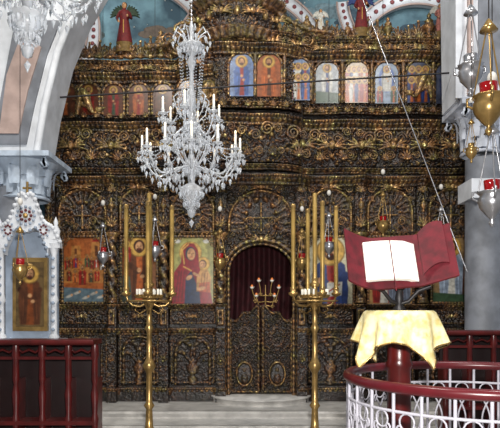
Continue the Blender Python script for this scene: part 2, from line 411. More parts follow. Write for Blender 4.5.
def uparch(uc,hw,v0,v1):
    x=ux(uc); yy=wy(uc)-.03; r=hw*S; zs=uz(v0)-r
    p=[(x-r,yy,z) for z in np.linspace(uz(v1),zs,20)]+[(x+r*math.cos(a),yy,zs+r*math.sin(a)) for a in np.linspace(pi,0,24)]+[(x+r,yy,z) for z in np.linspace(zs,uz(v1),20)]
    m=np.abs(np.sin(np.arange(len(p))*.9)); B.tube(p,.024*(.7+.3*m),8,0,np.repeat(.28+.5*m,8))
rightsm=[242,268,297,326,355,385,416,445]; leftsm=[68,91,115,140,164,190]
for u in rightsm: uparch(u,12.4,64,106)
for u in leftsm: uparch(u,10.6,86,118)
for u in [255,283,311.5,340.5,370,400.5,430.5,459]:
    B.lathe([(.03,0),(.02,.03),(.022,.3),(.035,.36),(.02,.42),(.03,.6)],(ux(u),wy(u)-.06,uz(106)),10,0,.62)
def dragon(u,v,sg):
    x,y,z=ux(u),-.38,uz(v)
    p=[(x-sg*.16+sg*.3*t,y-.1*math.sin(t*3),z+.22*math.sin(t*5.2)-.1+.25*t) for t in np.linspace(0,1,20)]
    B.tube(p,[.018+.04*math.sin(min(1,t*1.2)*pi)**.7 for t in np.linspace(0,1,20)],8,0,.75)
    hx,hy,hz=p[-1]; B.ball((hx+sg*.03,hy-.03,hz),.05,0,.8,sc=(1.4,.8,.8))
    B.tube([(hx+sg*.05,hy-.03,hz),(hx+sg*.13,hy-.06,hz+.02)],[.03,.01],6,0,.8)
    for k in range(5):
        a=.5+k*.3; B.tube([(x,y,z),(x-sg*.16*math.cos(a),y-.04,z+.16*math.sin(a)),(x-sg*.26*math.cos(a),y,z+.2*math.sin(a)+.03)],[.025,.03,.008],6,0,.75)
dragon(95,116,1); dragon(413,100,-1); dragon(208,108,-1)
ico=B.obj('iconostasis',[GILD])

def royal(name,u0,u1,flip):
    b=MB(); x0,x1=ux(u0),ux(u1); z0=.31; nx=int((x1-x0)/.009); nz=int(1.5/.009)
    X,T=np.meshgrid(np.linspace(x0,x1,nx),np.linspace(0,1,nz))
    s=(X-x0)/(x1-x0) if not flip else (x1-X)/(x1-x0)
    top=uz(319)+.2*np.sin(s*pi/2)**2+.03*np.cos(s*14)
    Z=z0+(top-z0)*T
    e=np.minimum(np.minimum(X-x0,x1-X),np.minimum(Z-z0,top-Z))
    fr=np.clip(1-np.abs(e-.03)/.024,0,1)**.5*(.8+.2*np.sin((X+Z)*90))
    cx=(x0+x1)/2; q=np.hypot((X-cx)/.12,(Z-uz(374))/.18)
    ov=np.clip(1-np.abs(q-1)/.14,0,1)**.5; q2=np.hypot((X-cx)/.1,(Z-uz(337))/.14); ov2=np.clip(1-np.abs(q2-1)/.2,0,1)**.5*.5
    h=np.maximum.reduce([fr,ov,ov2,np.where(q<.85,.2,scroll(np.abs(X-cx),Z,.12)*.9)])
    b.grid(np.stack([X,.06-.055*h,Z],-1),0,.04+.78*h)
    b.grid(np.stack([X,.1+0*h,Z],-1)[::8,::8],0,.2)
    b.ball((cx,.03,uz(379)),.06,0,.4,sc=(1,.4,1.3)); b.ball((cx,.025,uz(370)),.03,0,.55,sc=(1,.6,1.1))
    return b.obj(name,[GILD])
royal('royal_door',228.5,260.4,False); royal('royal_door',261.2,293.5,True)

# ============================================================ ICON PAINTINGS
SK=lin((206,154,108)); GOLD=lin((210,166,82)); HAIR=lin((70,38,22))
class Cv:
    def __init__(s,w,h,bg,res=.0095):
        s.w,s.h=w,h; nx=int(w/res)+1; ny=int(h/res)+1
        s.X,s.Y=np.meshgrid(np.linspace(-w/h/2,w/h/2,nx),np.linspace(0,1,ny)); s.soft=res/h
        s.C=np.tile(np.array(lin(bg)),(ny,nx,1))
    def put(s,d,col): 
        a=np.clip(.5-d/s.soft*.7,0,1)[...,None]; s.C=s.C*(1-a)+np.array(col)*a
    def ell(s,cx,cy,rx,ry,col,rot=0):
        c,n=math.cos(rot),math.sin(rot); x=(s.X-cx)*c+(s.Y-cy)*n; y=-(s.X-cx)*n+(s.Y-cy)*c
        s.put((np.hypot(x/rx,y/ry)-1)*min(rx,ry),col)
    def seg(s,x0,y0,x1,y1,r,col,r2=None):
        dx,dy=x1-x0,y1-y0; t=np.clip(((s.X-x0)*dx+(s.Y-y0)*dy)/(dx*dx+dy*dy+1e-9),0,1)
        rr=r if r2 is None else r+(r2-r)*t
        s.put(np.hypot(s.X-x0-t*dx,s.Y-y0-t*dy)-rr,col)
    def poly(s,pts,col):
        ins=np.zeros(s.X.shape,bool); n=len(pts); d=np.full(s.X.shape,9.)
        for i in range(n):
            (xa,ya),(xb,yb)=pts[i],pts[(i+1)%n]
            c=((ya>s.Y)!=(yb>s.Y))&(s.X<(xb-xa)*(s.Y-ya)/(yb-ya+1e-12)+xa); ins^=c
            dx,dy=xb-xa,yb-ya; t=np.clip(((s.X-xa)*dx+(s.Y-ya)*dy)/(dx*dx+dy*dy+1e-9),0,1)
            d=np.minimum(d,np.hypot(s.X-xa-t*dx,s.Y-ya-t*dy))
        s.put(np.where(ins,-d,d),col)
def dk(c,k): return tuple(x*k for x in c)
def head(c,x,y,r,hair=HAIR,beard=True,halo=GOLD,veil=None):
    if halo: c.ell(x,y,r*1.9,r*1.9,dk(halo,.5)); c.ell(x,y,r*1.7,r*1.7,halo)
    c.ell(x,y+.1*r,r*1.05,r*1.2,veil or hair)
    c.ell(x,y-.05*r,r*.7,r*.95,SK)
    if beard: c.ell(x,y-.7*r,r*.55,r*.5,hair)
    c.ell(x-.28*r,y+.1*r,r*.13,r*.09,dk(HAIR,.5)); c.ell(x+.28*r,y+.1*r,r*.13,r*.09,dk(HAIR,.5))
    c.seg(x,y+.05*r,x,y-.28*r,r*.05,dk(SK,.6)); c.seg(x-.14*r,y-.45*r,x+.14*r,y-.45*r,r*.05,lin((150,60,50)))
def saint(c,cx,y0,H,robe,inner,hair=HAIR,beard=True,halo=GOLD):
    P=lambda x,y:(cx+x*H,y0+y*H)
    c.poly([P(-.17,0),P(.17,0),P(.2,.45),P(.16,.72),P(.06,.8),P(-.06,.8),P(-.16,.72),P(-.2,.45)],robe)
    c.poly([P(-.06,0),P(.07,0),P(.05,.5),P(.05,.78),P(-.05,.78),P(-.03,.4)],inner)
    for k in(-.14,-.11,-.08,.1,.13,.16): c.seg(*P(k,.03),*P(k*.7,.55),.005,dk(robe,.45))
    for k in(-.12,.12): c.seg(*P(k,.1),*P(k*.9,.5),.004,tuple(min(1,x*1.9) for x in robe))
    c.seg(*P(-.17,.6),*P(-.02,.48),.045*H,dk(robe,.75)); c.seg(*P(.17,.6),*P(.06,.42),.045*H,dk(robe,.75))
    c.ell(*P(0,.5),.035*H,.035*H,SK); c.ell(*P(.05,.4),.035*H,.03*H,SK)
    head(c,*P(0,.87),.085*H,hair,beard,halo)
R_=lin((150,34,28));Bl=lin((40,62,118));Gn=lin((58,82,58));Wh=lin((208,206,196));Br=lin((98,56,32));Og=lin((186,98,46));Pk=lin((176,110,98))
def mount(name,u0,u1,v0,v1,c,y,arch=False,frame=True):
    b=MB(); x0,x1,z0,z1=ux(u0),ux(u1),uz(v1),uz(v0)
    ny,nx=c.C.shape[:2]; X,Z=np.meshgrid(np.linspace(x0,x1,nx),np.linspace(z0,z1,ny)); keep=None
    if arch:
        r=(x1-x0)/2; keep=~((Z>z1-r)&(np.hypot(X-(x0+x1)/2,Z-(z1-r))>r))
    b.grid(np.stack([X,y+0*X,Z],-1),0,c=c.C,keep=keep)
    if frame:
        b.box(x0,x1,y+.005,y+.03,z0,z1,1,.3)
        for (a,q) in (((x0,z0),(x1,z0)),((x1,z0),(x1,z1)),((x1,z1),(x0,z1)),((x0,z1),(x0,z0))):
            n=max(6,int(math.hypot(q[0]-a[0],q[1]-a[1])/.012)); t=np.linspace(0,1,n); m=np.abs(np.sin(np.arange(n)*.8))
            b.tube(np.stack([a[0]+(q[0]-a[0])*t,0*t+y-.005,a[1]+(q[1]-a[1])*t],-1),.022*(.8+.3*m),8,1,np.repeat(.2+.5*m,8))
        n0=len(b.M)
        for sg,xx in((1,x0),(-1,x1)):
            volute(b,xx+sg*.06,y-.015,z1-.05,.1,sg); volute(b,xx+sg*.15,y-.015,z1-.03,.06,-sg); volute(b,xx+sg*.04,y-.015,z1-.13,.06,sg)
        for k in range(n0,len(b.M)): b.M[k]=1
    return b.obj(name,[PAINT,GILD])
def cv(u0,u1,v0,v1,bg): return Cv((u1-u0)*S,(v1-v0)*S,bg)
YI=-.07
q=(171,215,237,305); c=cv(*q,(150,146,84)); 
c.ell(0,.5,.26,.5,lin((168,164,96)))
c.ell(-.03,.76,.165,.165,dk(GOLD,.5)); c.ell(-.03,.76,.155,.155,GOLD)
c.ell(.15,.6,.105,.105,dk(GOLD,.5)); c.ell(.15,.6,.095,.095,GOLD)
ma=lin((140,22,34))
c.poly([(-.31,0),(.3,0),(.26,.2),(.16,.42),(.1,.56),(.08,.8),(.02,.9),(-.08,.9),(-.15,.82),(-.17,.62),(-.27,.48),(-.31,.25)],ma)
c.poly([(-.12,0),(.12,0),(.1,.2),(-.02,.5),(-.1,.4)],lin((24,44,78)))
for a in(-.26,-.21,-.16): c.seg(a,.05,a*.75,.5,.006,dk(ma,.4))
c.seg(-.13,.56,-.02,.5,.008,GOLD); c.seg(-.12,.6,-.15,.8,.008,GOLD); c.seg(-.15,.8,-.06,.885,.008,GOLD)
c.ell(-.03,.75,.075,.1,lin((24,50,66))); c.ell(-.02,.74,.058,.085,SK)
c.seg(-.015,.75,-.01,.72,.007,dk(SK,.5)); c.ell(-.045,.755,.013,.006,dk(HAIR,.4)); c.ell(.01,.755,.013,.006,dk(HAIR,.4)); c.seg(-.03,.7,0,.7,.006,lin((150,50,50)))
c.poly([(.06,.2),(.26,.2),(.27,.4),(.22,.52),(.12,.52),(.06,.4)],lin((196,146,84))); c.poly([(.08,.2),(.26,.18),(.25,.34),(.1,.32)],lin((180,84,44)))
for k in(.12,.16,.2): c.seg(k,.24,k+.02,.46,.005,lin((130,80,40)))
c.ell(.15,.6,.055,.06,HAIR); c.ell(.145,.59,.045,.052,SK); c.ell(.13,.6,.008,.005,dk(HAIR,.4)); c.ell(.165,.6,.008,.005,dk(HAIR,.4))
c.ell(-.05,.4,.05,.03,SK,.6); c.ell(.13,.24,.06,.028,SK,.2); c.seg(.1,.42,.02,.46,.018,SK)
c.ell(-.22,.93,.045,.03,Wh); c.ell(.2,.93,.045,.03,Wh)
mount('icon_of_virgin_and_child',*q,c,YI)
q=(307,353,237,305); c=cv(*q,(206,200,170)); saint(c,0,-.35,1.3,Bl,R_); c.poly([(-.06,.12),(.16,.14),(.17,.34),(-.05,.32)],Wh); c.seg(-.02,.2,.13,.3,.01,R_); c.ell(-.16,.35,.05,.05,SK)
mount('icon_of_christ',*q,c,YI)
q=(64,106,237,303); c=cv(*q,(160,88,42))
c.poly([(-.33,.55),(-.2,.62),(-.18,.86),(-.05,.86),(-.04,.66),(.1,.7),(.12,.92),(.26,.92),(.33,.6),(.33,.3),(-.33,.3)],lin((176,118,60)))
c.poly([(.12,.92),(.19,1.0),(.26,.92)],R_); c.seg(-.12,.7,-.12,.8,.02,Br); c.seg(.19,.72,.19,.84,.022,Br)
c.poly([(-.33,0),(.33,0),(.33,.2),(-.33,.24)],lin((92,112,122)))
sf=lin((176,120,60))
for k,(x,y,s_,r,i) in enumerate([(-.25,.5,.19,R_,Gn),(-.19,.52,.18,Br,Og),(-.12,.53,.2,R_,Bl),(-.06,.5,.18,Og,Br),(.05,.54,.19,Gn,R_),(.12,.5,.2,Br,R_),(.19,.52,.18,R_,Wh),(.26,.5,.19,Br,Wh),(-.22,.33,.2,Br,R_),(-.13,.3,.2,Og,Br),(-.02,.27,.3,R_,Br),(.11,.31,.2,Br,Gn),(.2,.33,.2,R_,Og)]): saint(c,x,y,s_,r,i,halo=sf)
for x,y in((-.22,.1),(-.1,.15),(.03,.08),(.15,.14),(.25,.09)): c.ell(x,y,.05,.02,dk(Wh,.7),.3); c.ell(x+.04,y+.02,.017,.017,SK)
mount('icon_of_feast_scene',*q,c,YI)
q=(122,158,237,303); c=cv(*q,(130,82,44)); saint(c,.0,.02,.95,Br,Og); c.poly([(-.26,0),(-.1,0),(-.14,.4),(-.24,.42)],lin((80,90,80)))
saint(c,-.18,.62,.3,R_,Wh); saint(c,.19,.62,.3,Gn,R_)
mount('icon_of_saint',*q,c,YI)
q=(367,412,237,305); c=cv(*q,(180,140,86)); saint(c,-.1,.03,.92,R_,Wh); saint(c,.13,.02,.88,lin((120,130,150)),Br)
mount('icon_of_saint',*q,c,YI)
q=(430,472,237,303); c=cv(*q,(142,116,80)); saint(c,-.02,.02,.95,lin((150,165,185)),Wh); c.seg(.15,.05,.19,.85,.012,Br); c.poly([(-.3,0),(.3,0),(.3,.12),(-.3,.16)],Gn)
mount('icon_of_saint',*q,c,YI)
def small(u,hw,v0,v1,fn,bg,par,k=.85):
    q=(u-hw,u+hw,v0,v1); c=cv(*q,bg); fn(c); c.C*=k
    o=mount('painted_panel',*q,c,wy(u)-.035,arch=True,frame=False); o.parent=par
def one(r,i,**kw): return lambda c: saint(c,0,.02,.93,r,i,**kw)
def group(cols):
    def f(c):
        n=len(cols)
        for k in range(n): saint(c,(k-(n-1)/2)*.5/n,.3,.6,cols[k],Wh if k%2 else R_)
        for k in range(n): saint(c,(k-(n-1)/2)*.52/n,.02,.62,cols[::-1][k],Og)
    return f
Lb=lin((62,98,164))
fr=[one(Lb,R_),one(Og,Br),group([Lb,Wh,Bl]),lambda c:(saint(c,0,.25,.7,Wh,Bl),c.poly([(-.3,0),(.3,0),(.3,.25),(-.3,.3)],Gn)),group([R_,Bl,Wh,Og]),lambda c:(c.ell(0,.6,.2,.33,Lb),saint(c,0,.3,.62,Wh,Wh),saint(c,-.17,.02,.4,R_,Gn),saint(c,.17,.02,.4,Gn,Og)),group([Bl,Br,Bl]),one(Bl,Pk)]
bgs=[(110,134,176),(160,90,50),(120,142,176),(160,166,170),(176,156,124),(140,158,180),(70,76,98),(84,90,112)]
for k,u in enumerate(rightsm): small(u,11.6,66,106,fr[k],bgs[k],ico)
fl=[one(Br,Og),one(R_,Br),one(R_,Gn),one(Og,R_),one(Br,Bl),one(Bl,Br)]
for k,u in enumerate(leftsm): small(u,9.8,88,118,fl[k],(104,56,32),ico,.7)

# ============================================================ ROOM
def plain(name,m,*bx): b=MB(); b.box(*bx); return b.obj(name,[m])
plain('floor',FLOORM,-5,5,-10,2,-.1,0)
b=MB(); b.box(-4.7,4.7,-.6,1.55,0,.2); b.box(-2.6,2.6,-.9,-.6,0,.2); b.box(-2.6,2.6,-.93,-.88,.165,.2)
b.box(-2.6,2.6,-1.4,-.9,0,.1); b.box(-2.6,2.6,-1.43,-1.38,.07,.1)
b.lathe([(.75,.2),(.75,.27),(.78,.275),(.78,.3),(0,.3)],(ux(DC),.1,0),40,sy=.9,a0=pi,a1=2*pi)
b.obj('marble_steps',[MARBLE])
plain('wall_left',PALEB,-5,-4.8,-4,1.6,0,8.2); plain('wall_right',PALEB,4.8,5,-4,1.6,0,8.2)
plain('ceiling',TEAL,-5,5,-4,1.8,8.2,8.4)
b=MB(); b.box(-5,5,1.6,1.8,0,8.2,0)
def rib(pts,w,y=1.6):
    p=np.array(pts); t=np.gradient(p,axis=0); t/=np.linalg.norm(t,axis=1)[:,None]; nrm=np.stack([-t[:,1],t[:,0]],-1)
    L=p+nrm*w/2; R=p-nrm*w/2
    b.grid(np.stack([np.stack([q[:,0],0*q[:,0]+yy,q[:,1]],-1) for q,yy in((L,y),(L,y-.12),(R,y-.12),(R,y))]),1)
    for k in range(1,len(p)-1,2): b.ball((p[k][0],y-.13,p[k][1]),w*.17,2,sc=(1,.4,1))
    for s_ in(L,R): b.tube(np.stack([s_[:,0],0*s_[:,0]+y-.13,s_[:,1]],-1),w*.09,6,3)
def arc(cx,cz,r,a0,a1,n=40): return [(cx+r*math.cos(a),cz+r*math.sin(a)) for a in np.linspace(a0,a1,n)]
rib(arc(-2.1,6.1,1.45,pi,0.25),.3); rib(arc(-4.0,6.6,1.2,1.4,-.6),.22)
rib(arc(2.9,7.2,1.25,pi*1.02,pi*1.6),.2); rib(arc(3.0,6.0,1.2,.2,pi-.2),.24); rib(arc(0,6.0,1.3,.35,pi-.35),.22)
for k in range(150):
    x=random.uniform(-4.3,4.3); z=random.uniform(5.9,8); s_=random.uniform(.01,.024)
    b.prism([(x+s_*(1 if i%2 else .4)*math.sin(i*pi/5),z+s_*(1 if i%2 else .4)*math.cos(i*pi/5)) for i in range(10)],1.585,1.6,4,c=lin((200,205,200)))
for x,z,s_ in((.9,6.6,.4),(1.9,6.9,.35),(3.2,6.7,.4),(-3.2,6.5,.4),(-1.7,6.6,.3),(.2,7,.3),(2.4,6.4,.3),(1.3,7,.4)):
    col=lin(random.choice([(120,146,156),(60,84,100),(96,110,110),(110,96,84)]))
    for k in range(9): b.ball((x+random.uniform(-1,1)*s_,1.6,z+random.uniform(-.3,.3)*s_),s_*random.uniform(.2,.4),4,c=col,sc=(1.4,.03,.7),seg=14)
b.obj('wall_back',[TEAL,PLASTER,mat('rosette_red',(120,56,58),.6),BEIGE,PAINTM])

def capital(b,x,y,z0,z1,r,m=0):
    H=z1-z0
    b.lathe([(r*.9,0),(r*1.02,.02),(r*.88,.05),(r*.9,H*.5),(r*1.25,H*.85),(r*1.3,H*.88)],(x,y,z0),24,m)
    b.box(x-r*1.45,x+r*1.45,y-r*1.45,y+r*1.45,z0+H*.88,z1,m)
    for row,(n,zb,L) in enumerate(((10,.06,.4),(10,H*.3,.42))):
        for k in range(n):
            a=2*pi*(k+.5*row)/n; P=[]
            for t in np.linspace(0,1,8):
                rad=r*(.95+.12*row+.45*t**3); zz=z0+zb+H*L*math.sin(t*2.0)/math.sin(1.6)
                wd=r*.24*math.sin(min(1,t*.9+.25)*pi)**.6
                P.append([(x+rad*math.cos(a)-s_*wd*math.sin(a),y+rad*math.sin(a)+s_*wd*math.cos(a),zz) for s_ in(-1,-.5,0,.5,1)])
            P=np.array(P); P[:,2,:2]+=np.array([math.cos(a),math.sin(a)])*.02; b.grid(P,m)
    for a in(pi/4,3*pi/4,5*pi/4,7*pi/4):
        p=[(x+(r*1.55-.06*t*math.cos(t*9))*math.cos(a)*1.1,y+(r*1.55)*math.sin(a)*1.1,z0+H*.74+.09*(1-t)*math.sin(t*12)) for t in np.linspace(0,1,16)]
        b.tube(p,.03,6,m)
b=MB()
b.lathe([(.36,0),(.36,.15),(.3,.2),(.29,3.2)],(-3.12,-1.2,0),28,2)
capital(b,-3.0,-1.2,3.05,3.6,.33,1)
out=[(-3.6,3.6),(-2.72,3.6),(-2.62,4.2),(-2.45,4.9),(-2.2,5.5),(-1.9,6.0),(-2.4,6.4),(-3.6,6.4)]
b.prism(out,-1.5,-.9,0)
b.prism([(-3.3,3.72),(-2.86,3.72),(-2.76,4.2),(-2.6,4.85),(-2.42,5.3),(-3.0,5.3)],-1.53,-1.5,2)
b.prism([(-3.2,3.85),(-2.95,3.85),(-2.83,4.4),(-2.66,4.95),(-2.9,5.15),(-3.1,4.6)],-1.55,-1.53,3)
e=[(x,-1.55,z) for x,z in out[1:6]]; b.tube(e,.05,8,0)
b.box(-4.79,-3.5,-1.4,-1,0,8.1,0)
b.obj('pier',[PLASTER,mat('capital_blue_white',(184,198,214),.55,0,.3,8),GREYST,BEIGE])
b=MB()
b.lathe([(.3,0),(.3,.15),(.25,.2),(.24,3.6)],(3.12,-1.2,0),28,2)
b.box(2.86,3.4,-1.45,-.95,3.05,3.3,0); capital(b,3.08,-1.2,3.65,4.3,.27,1)
b.prism([(2.66,4.3),(3.6,4.3),(3.6,7),(2.62,7)],-1.5,-.9,0)
b.box(2.78,2.84,-1.56,-1.5,4.35,6.8,3); b.box(2.92,3.2,-1.53,-1.5,4.5,6.8,2); b.box(2.62,2.7,-1.55,-1.48,4.3,6.9,0)
b.box(3.3,4.79,-1.4,-1,0,8.1,0)
b.obj('pier',[PLASTER,mat('capital_white',(204,210,222),.55,0,.3,8),GREYST,BEIGE])
b=MB(); b.tube([(-2.5,-1.3,4.4),(2.62,-1.3,4.72)],.012,8); b.obj('iron_tie_rod',[DARK])
b=MB(); b.tube([(1.25,-1.3,6.3),(2.8,-1.45,2.1)],.007,6); b.obj('cable',[SILVER])

b=MB(); X,Z=np.meshgrid(np.linspace(ux(222),ux(300),90),np.linspace(.25,uz(236),20))
b.grid(np.stack([X,.55+.05*np.sin(X*38+np.sin(Z*2))+.01*np.sin(X*21+Z*2),Z],-1),0); b.tube([(ux(222),.52,uz(236)),(ux(300),.52,uz(236))],.02,8,1)
b.obj('sanctuary_curtain',[CURT,BRASS])
b=MB(); x,y=ux(266),.33
b.lathe([(.12,.2),(.11,.24),(.03,.3),(.02,.6),(.04,.7),(.02,.8),(.018,1.5),(.035,1.55),(.012,1.6),(.01,2.0)],(x,y,0),14,0)
def br(sg,w,zz,zt):
    p=[(x+sg*w*math.sin(t*pi/2)+sg*.02*math.sin(t*6),y-.03*math.sin(t*3),zz+(zt-zz)*t**1.6-.05*math.sin(t*pi)) for t in np.linspace(0,1,16)]
    b.tube(p,.009,6,0); X_,Y_,Z_=p[-1]
    b.lathe([(.004,0),(.022,.012),(.034,.04),(.024,.034),(0,.02)],(X_,Y_,Z_),10,1,flute=.2,nf=5)
    b.ball((X_,Y_,Z_+.05),.02,2,sc=(1,1,1.3))
    m=p[8]; volute(b,m[0],m[1],m[2]-.02,.06,sg)
for sg in(-1,1): br(sg,.22,1.74,1.93); br(sg,.15,1.68,1.80); br(sg,.11,1.84,2.04)
b.obj('altar_candelabrum',[BRASS,WHITEC,mat('orange_lamp',(220,130,70),.3,emit=(230,120,50),es=.25)])

# ============================================================ CHANDELIER
def chandelier():
    b=MB() # 0 crystal 1 silver 2 candle 3 bulb
    b.lathe([(0,-.52),(.03,-.5),(.04,-.46),(.02,-.42),(.04,-.38),(.09,-.3),(.12,-.22),(.08,-.19),(.03,-.16),(.04,-.08),(.07,-.02),(.08,.04),(.035,.1),(.02,.16),(.045,.22),(.035,.3),(.02,.34),(.07,.42),(.08,.45),(.03,.48),(.02,.6),(.042,.68),(.035,.76),(.018,.84),(.02,1.0),(.045,1.08),(.02,1.14),(.08,1.2),(.13,1.24),(.12,1.26),(.03,1.26),(.015,1.36),(.025,1.42),(.01,1.5)],(0,0,0),18,0,flute=.1,nf=9)
    b.tube([(0,0,-.4),(0,0,1.5)],.01,6,1)
    def drop(x,y,z,s_=1): b.octa((x,y,z),.006*s_,.007*s_,.007*s_,0); b.octa((x,y,z-.034*s_),.011*s_,.014*s_,.036*s_,0)
    def chain(p0,p1,sag,n,r=.0085):
        for t in np.linspace(0,1,n):
            x=p0[0]+(p1[0]-p0[0])*t; y=p0[1]+(p1[1]-p0[1])*t; z=p0[2]+(p1[2]-p0[2])*t-sag*4*t*(1-t); b.octa((x,y,z),r,r,r,0)
    def tier(n,R,z0,zt,cl,ph,hub):
        tips=[]
        for k in range(n):
            a=2*pi*k/n+ph; p=[]
            for t in np.linspace(0,1,22):
                r=hub+(R-hub)*t; z=z0+(zt-z0)*t**2-.13*math.sin(t*pi)*(1-.2*t)+.05*math.sin(t*2*pi)
                p.append((r*math.cos(a),r*math.sin(a),z))
            b.tube(p,.009,6,0)
            x,y,z=p[-1]; tips.append((x,y,z))
            b.lathe([(.008,-.04),(.018,-.02),(.01,0),(.045,.012),(.05,.022),(.018,.016),(.015,.05),(.022,.06)],(x,y,z),12,0)
            b.lathe([(.012,.05),(.012,cl),(0,cl+.003)],(x,y,z),8,2); b.ball((x,y,z+cl+.02),.011,3,sc=(1,1,1.9))
            for j in range(7):
                q=2*pi*j/7; drop(x+.047*math.cos(q),y+.047*math.sin(q),z+.0,1.2)
            drop(x,y,z-.07,1.6)
            for i_ in(16,12,9,5): m=p[i_]; drop(m[0],m[1],m[2]-.02,1.5)
            top=(.07*math.cos(a),.07*math.sin(a),z0+.45); chain(top,(x,y,z+.03),.1,20)
            chain((.14*math.cos(a),.14*math.sin(a),z0+.31),(p[12][0],p[12][1],p[12][2]),.06,10,.007)
            b.tube([(hub*math.cos(a),hub*math.sin(a),z0+.02),(.15*math.cos(a),.15*math.sin(a),z0+.14),(.19*math.cos(a),.19*math.sin(a),z0+.28),(.14*math.cos(a),.14*math.sin(a),z0+.33)],.006,5,0)
            drop(.14*math.cos(a),.14*math.sin(a),z0+.31,1.5); drop(.19*math.cos(a),.19*math.sin(a),z0+.25,1.3)
        for k in range(n):
            chain(tips[k],tips[(k+1)%n],.09,14)
            A,Bq=tips[k],tips[(k+1)%n]; drop((A[0]+Bq[0])/2,(A[1]+Bq[1])/2,(A[2]+Bq[2])/2-.1,1.6)
    tier(12,.5,0.0,.12,.16,.1,.07)
    tier(6,.3,.42,.5,.15,.4,.04)
    for k in range(18):
        a=2*pi*k/18; drop(.12*math.cos(a),.12*math.sin(a),-.22,1.4); drop(.08*math.cos(a),.08*math.sin(a),.43,1.3); drop(.13*math.cos(a),.13*math.sin(a),1.23,1.4); drop(.08*math.cos(a),.08*math.sin(a),.02,1.5); drop(.08*math.cos(a),.08*math.sin(a),-.33,1.2)
    for k in range(12):
        a=2*pi*k/12; chain((.11*math.cos(a),.11*math.sin(a),-.25),(.02*math.cos(a),.02*math.sin(a),-.48),.02,10)
    for k in range(10):
        a=2*pi*k/10; chain((.13*math.cos(a),.13*math.sin(a),1.22),(.07*math.cos(a),.07*math.sin(a),.6),.1,26)
        b.tube([(.04*math.cos(a),.04*math.sin(a),1.26),(.1*math.cos(a),.1*math.sin(a),1.36),(.16*math.cos(a),.16*math.sin(a),1.4),(.19*math.cos(a),.19*math.sin(a),1.34)],.007,5,0); drop(.19*math.cos(a),.19*math.sin(a),1.33,1.5)
    b.octa((0,0,-.56),.025,.03,.06,0)
    for z in np.arange(1.5,3.6,.045): b.lathe([(.003,0),(.009,.012),(.009,.028),(.003,.04)],(0,0,z),6,1)
    return b
cb=chandelier()
ch=cb.obj('crystal_chandelier',[CRY,SILVER,WHITEC,BULB],(-.6,-3,3.06))
c2=bpy.data.objects.new('crystal_chandelier.001',ch.data); c2.location=(-1.56,-4.9,3.88); bpy.context.scene.collection.objects.link(c2)

# ============================================================ CANDLE STANDS
def stand():
    b=MB()
    b.lathe([(.24,0),(.24,.03),(.2,.05),(.18,.1),(.07,.16),(.05,.2),(.075,.26),(.045,.3),(.035,.5),(.06,.54),(.035,.58),(.032,.9),(.05,.93),(.075,.98),(.05,1.03),(.032,1.07),(.028,1.35),(.05,1.4),(.03,1.44),(.028,1.6),(.055,1.66),(.08,1.71),(.05,1.75),(.03,1.78),(.03,1.86)],(0,0,0),20,0)
    for k in range(4):
        a=pi/2*k+.12; p=[(r*math.cos(a),r*math.sin(a),1.68+zz) for r,zz in((.03,0),(.1,-.04),(.18,-.03),(.23,.02),(.25,.08))]
        b.tube(p,.013,8,0)
        for sg in(-1,1): b.tube([(.12*math.cos(a),.12*math.sin(a),1.66),(.16*math.cos(a),.16*math.sin(a),1.6),(.1*math.cos(a),.1*math.sin(a),1.56),(.04*math.cos(a),.04*math.sin(a),1.6)],.009,6,0)
        x,y=.25*math.cos(a),.25*math.sin(a)
        b.lathe([(.02,0),(.05,.02),(.055,.04),(.03,.05),(.035,.1)],(x,y,1.75),14,0)
        b.lathe([(.024,0),(.024,.9),(.02,.91),(0,.91)],(x,y,1.84),12,1); b.lathe([(.028,0),(.028,.035),(.022,.045)],(x,y,2.72),12,0)
        b.tube([(x,y,2.75),(x,y,2.8)],.004,5,2)
        for j in range(3):
            t=a+.4+j*.38; xx,yy=.14*math.cos(t),.14*math.sin(t)
            b.lathe([(.01,0),(.03,.015),(.03,.03)],(xx,yy,1.74),8,0); b.lathe([(.012,0),(.012,.06),(0,.062)],(xx,yy,1.77),8,3)
    b.tube([(.25*math.cos(t),.25*math.sin(t),1.7) for t in np.linspace(0,2*pi,40)],.009,6,0)
    b.lathe([(.15,0),(.155,.01),(.15,.02),(0,.02)],(0,0,1.73),24,0)
    b.lathe([(.05,0),(.06,.03),(.035,.05),(.035,.1)],(0,0,1.86),14,0); b.lathe([(.026,0),(.026,.96),(.02,.97),(0,.97)],(0,0,1.93),12,1)
    return b
sb=stand(); s1=sb.obj('brass_candle_stand',[BRASS,WAX,DARK,WHITEC],(-1.12,-2.5,0))
s2=bpy.data.objects.new('brass_candle_stand.001',s1.data); s2.location=(.72,-2.5,0); s2.rotation_euler[2]=.1; bpy.context.scene.collection.objects.link(s2)

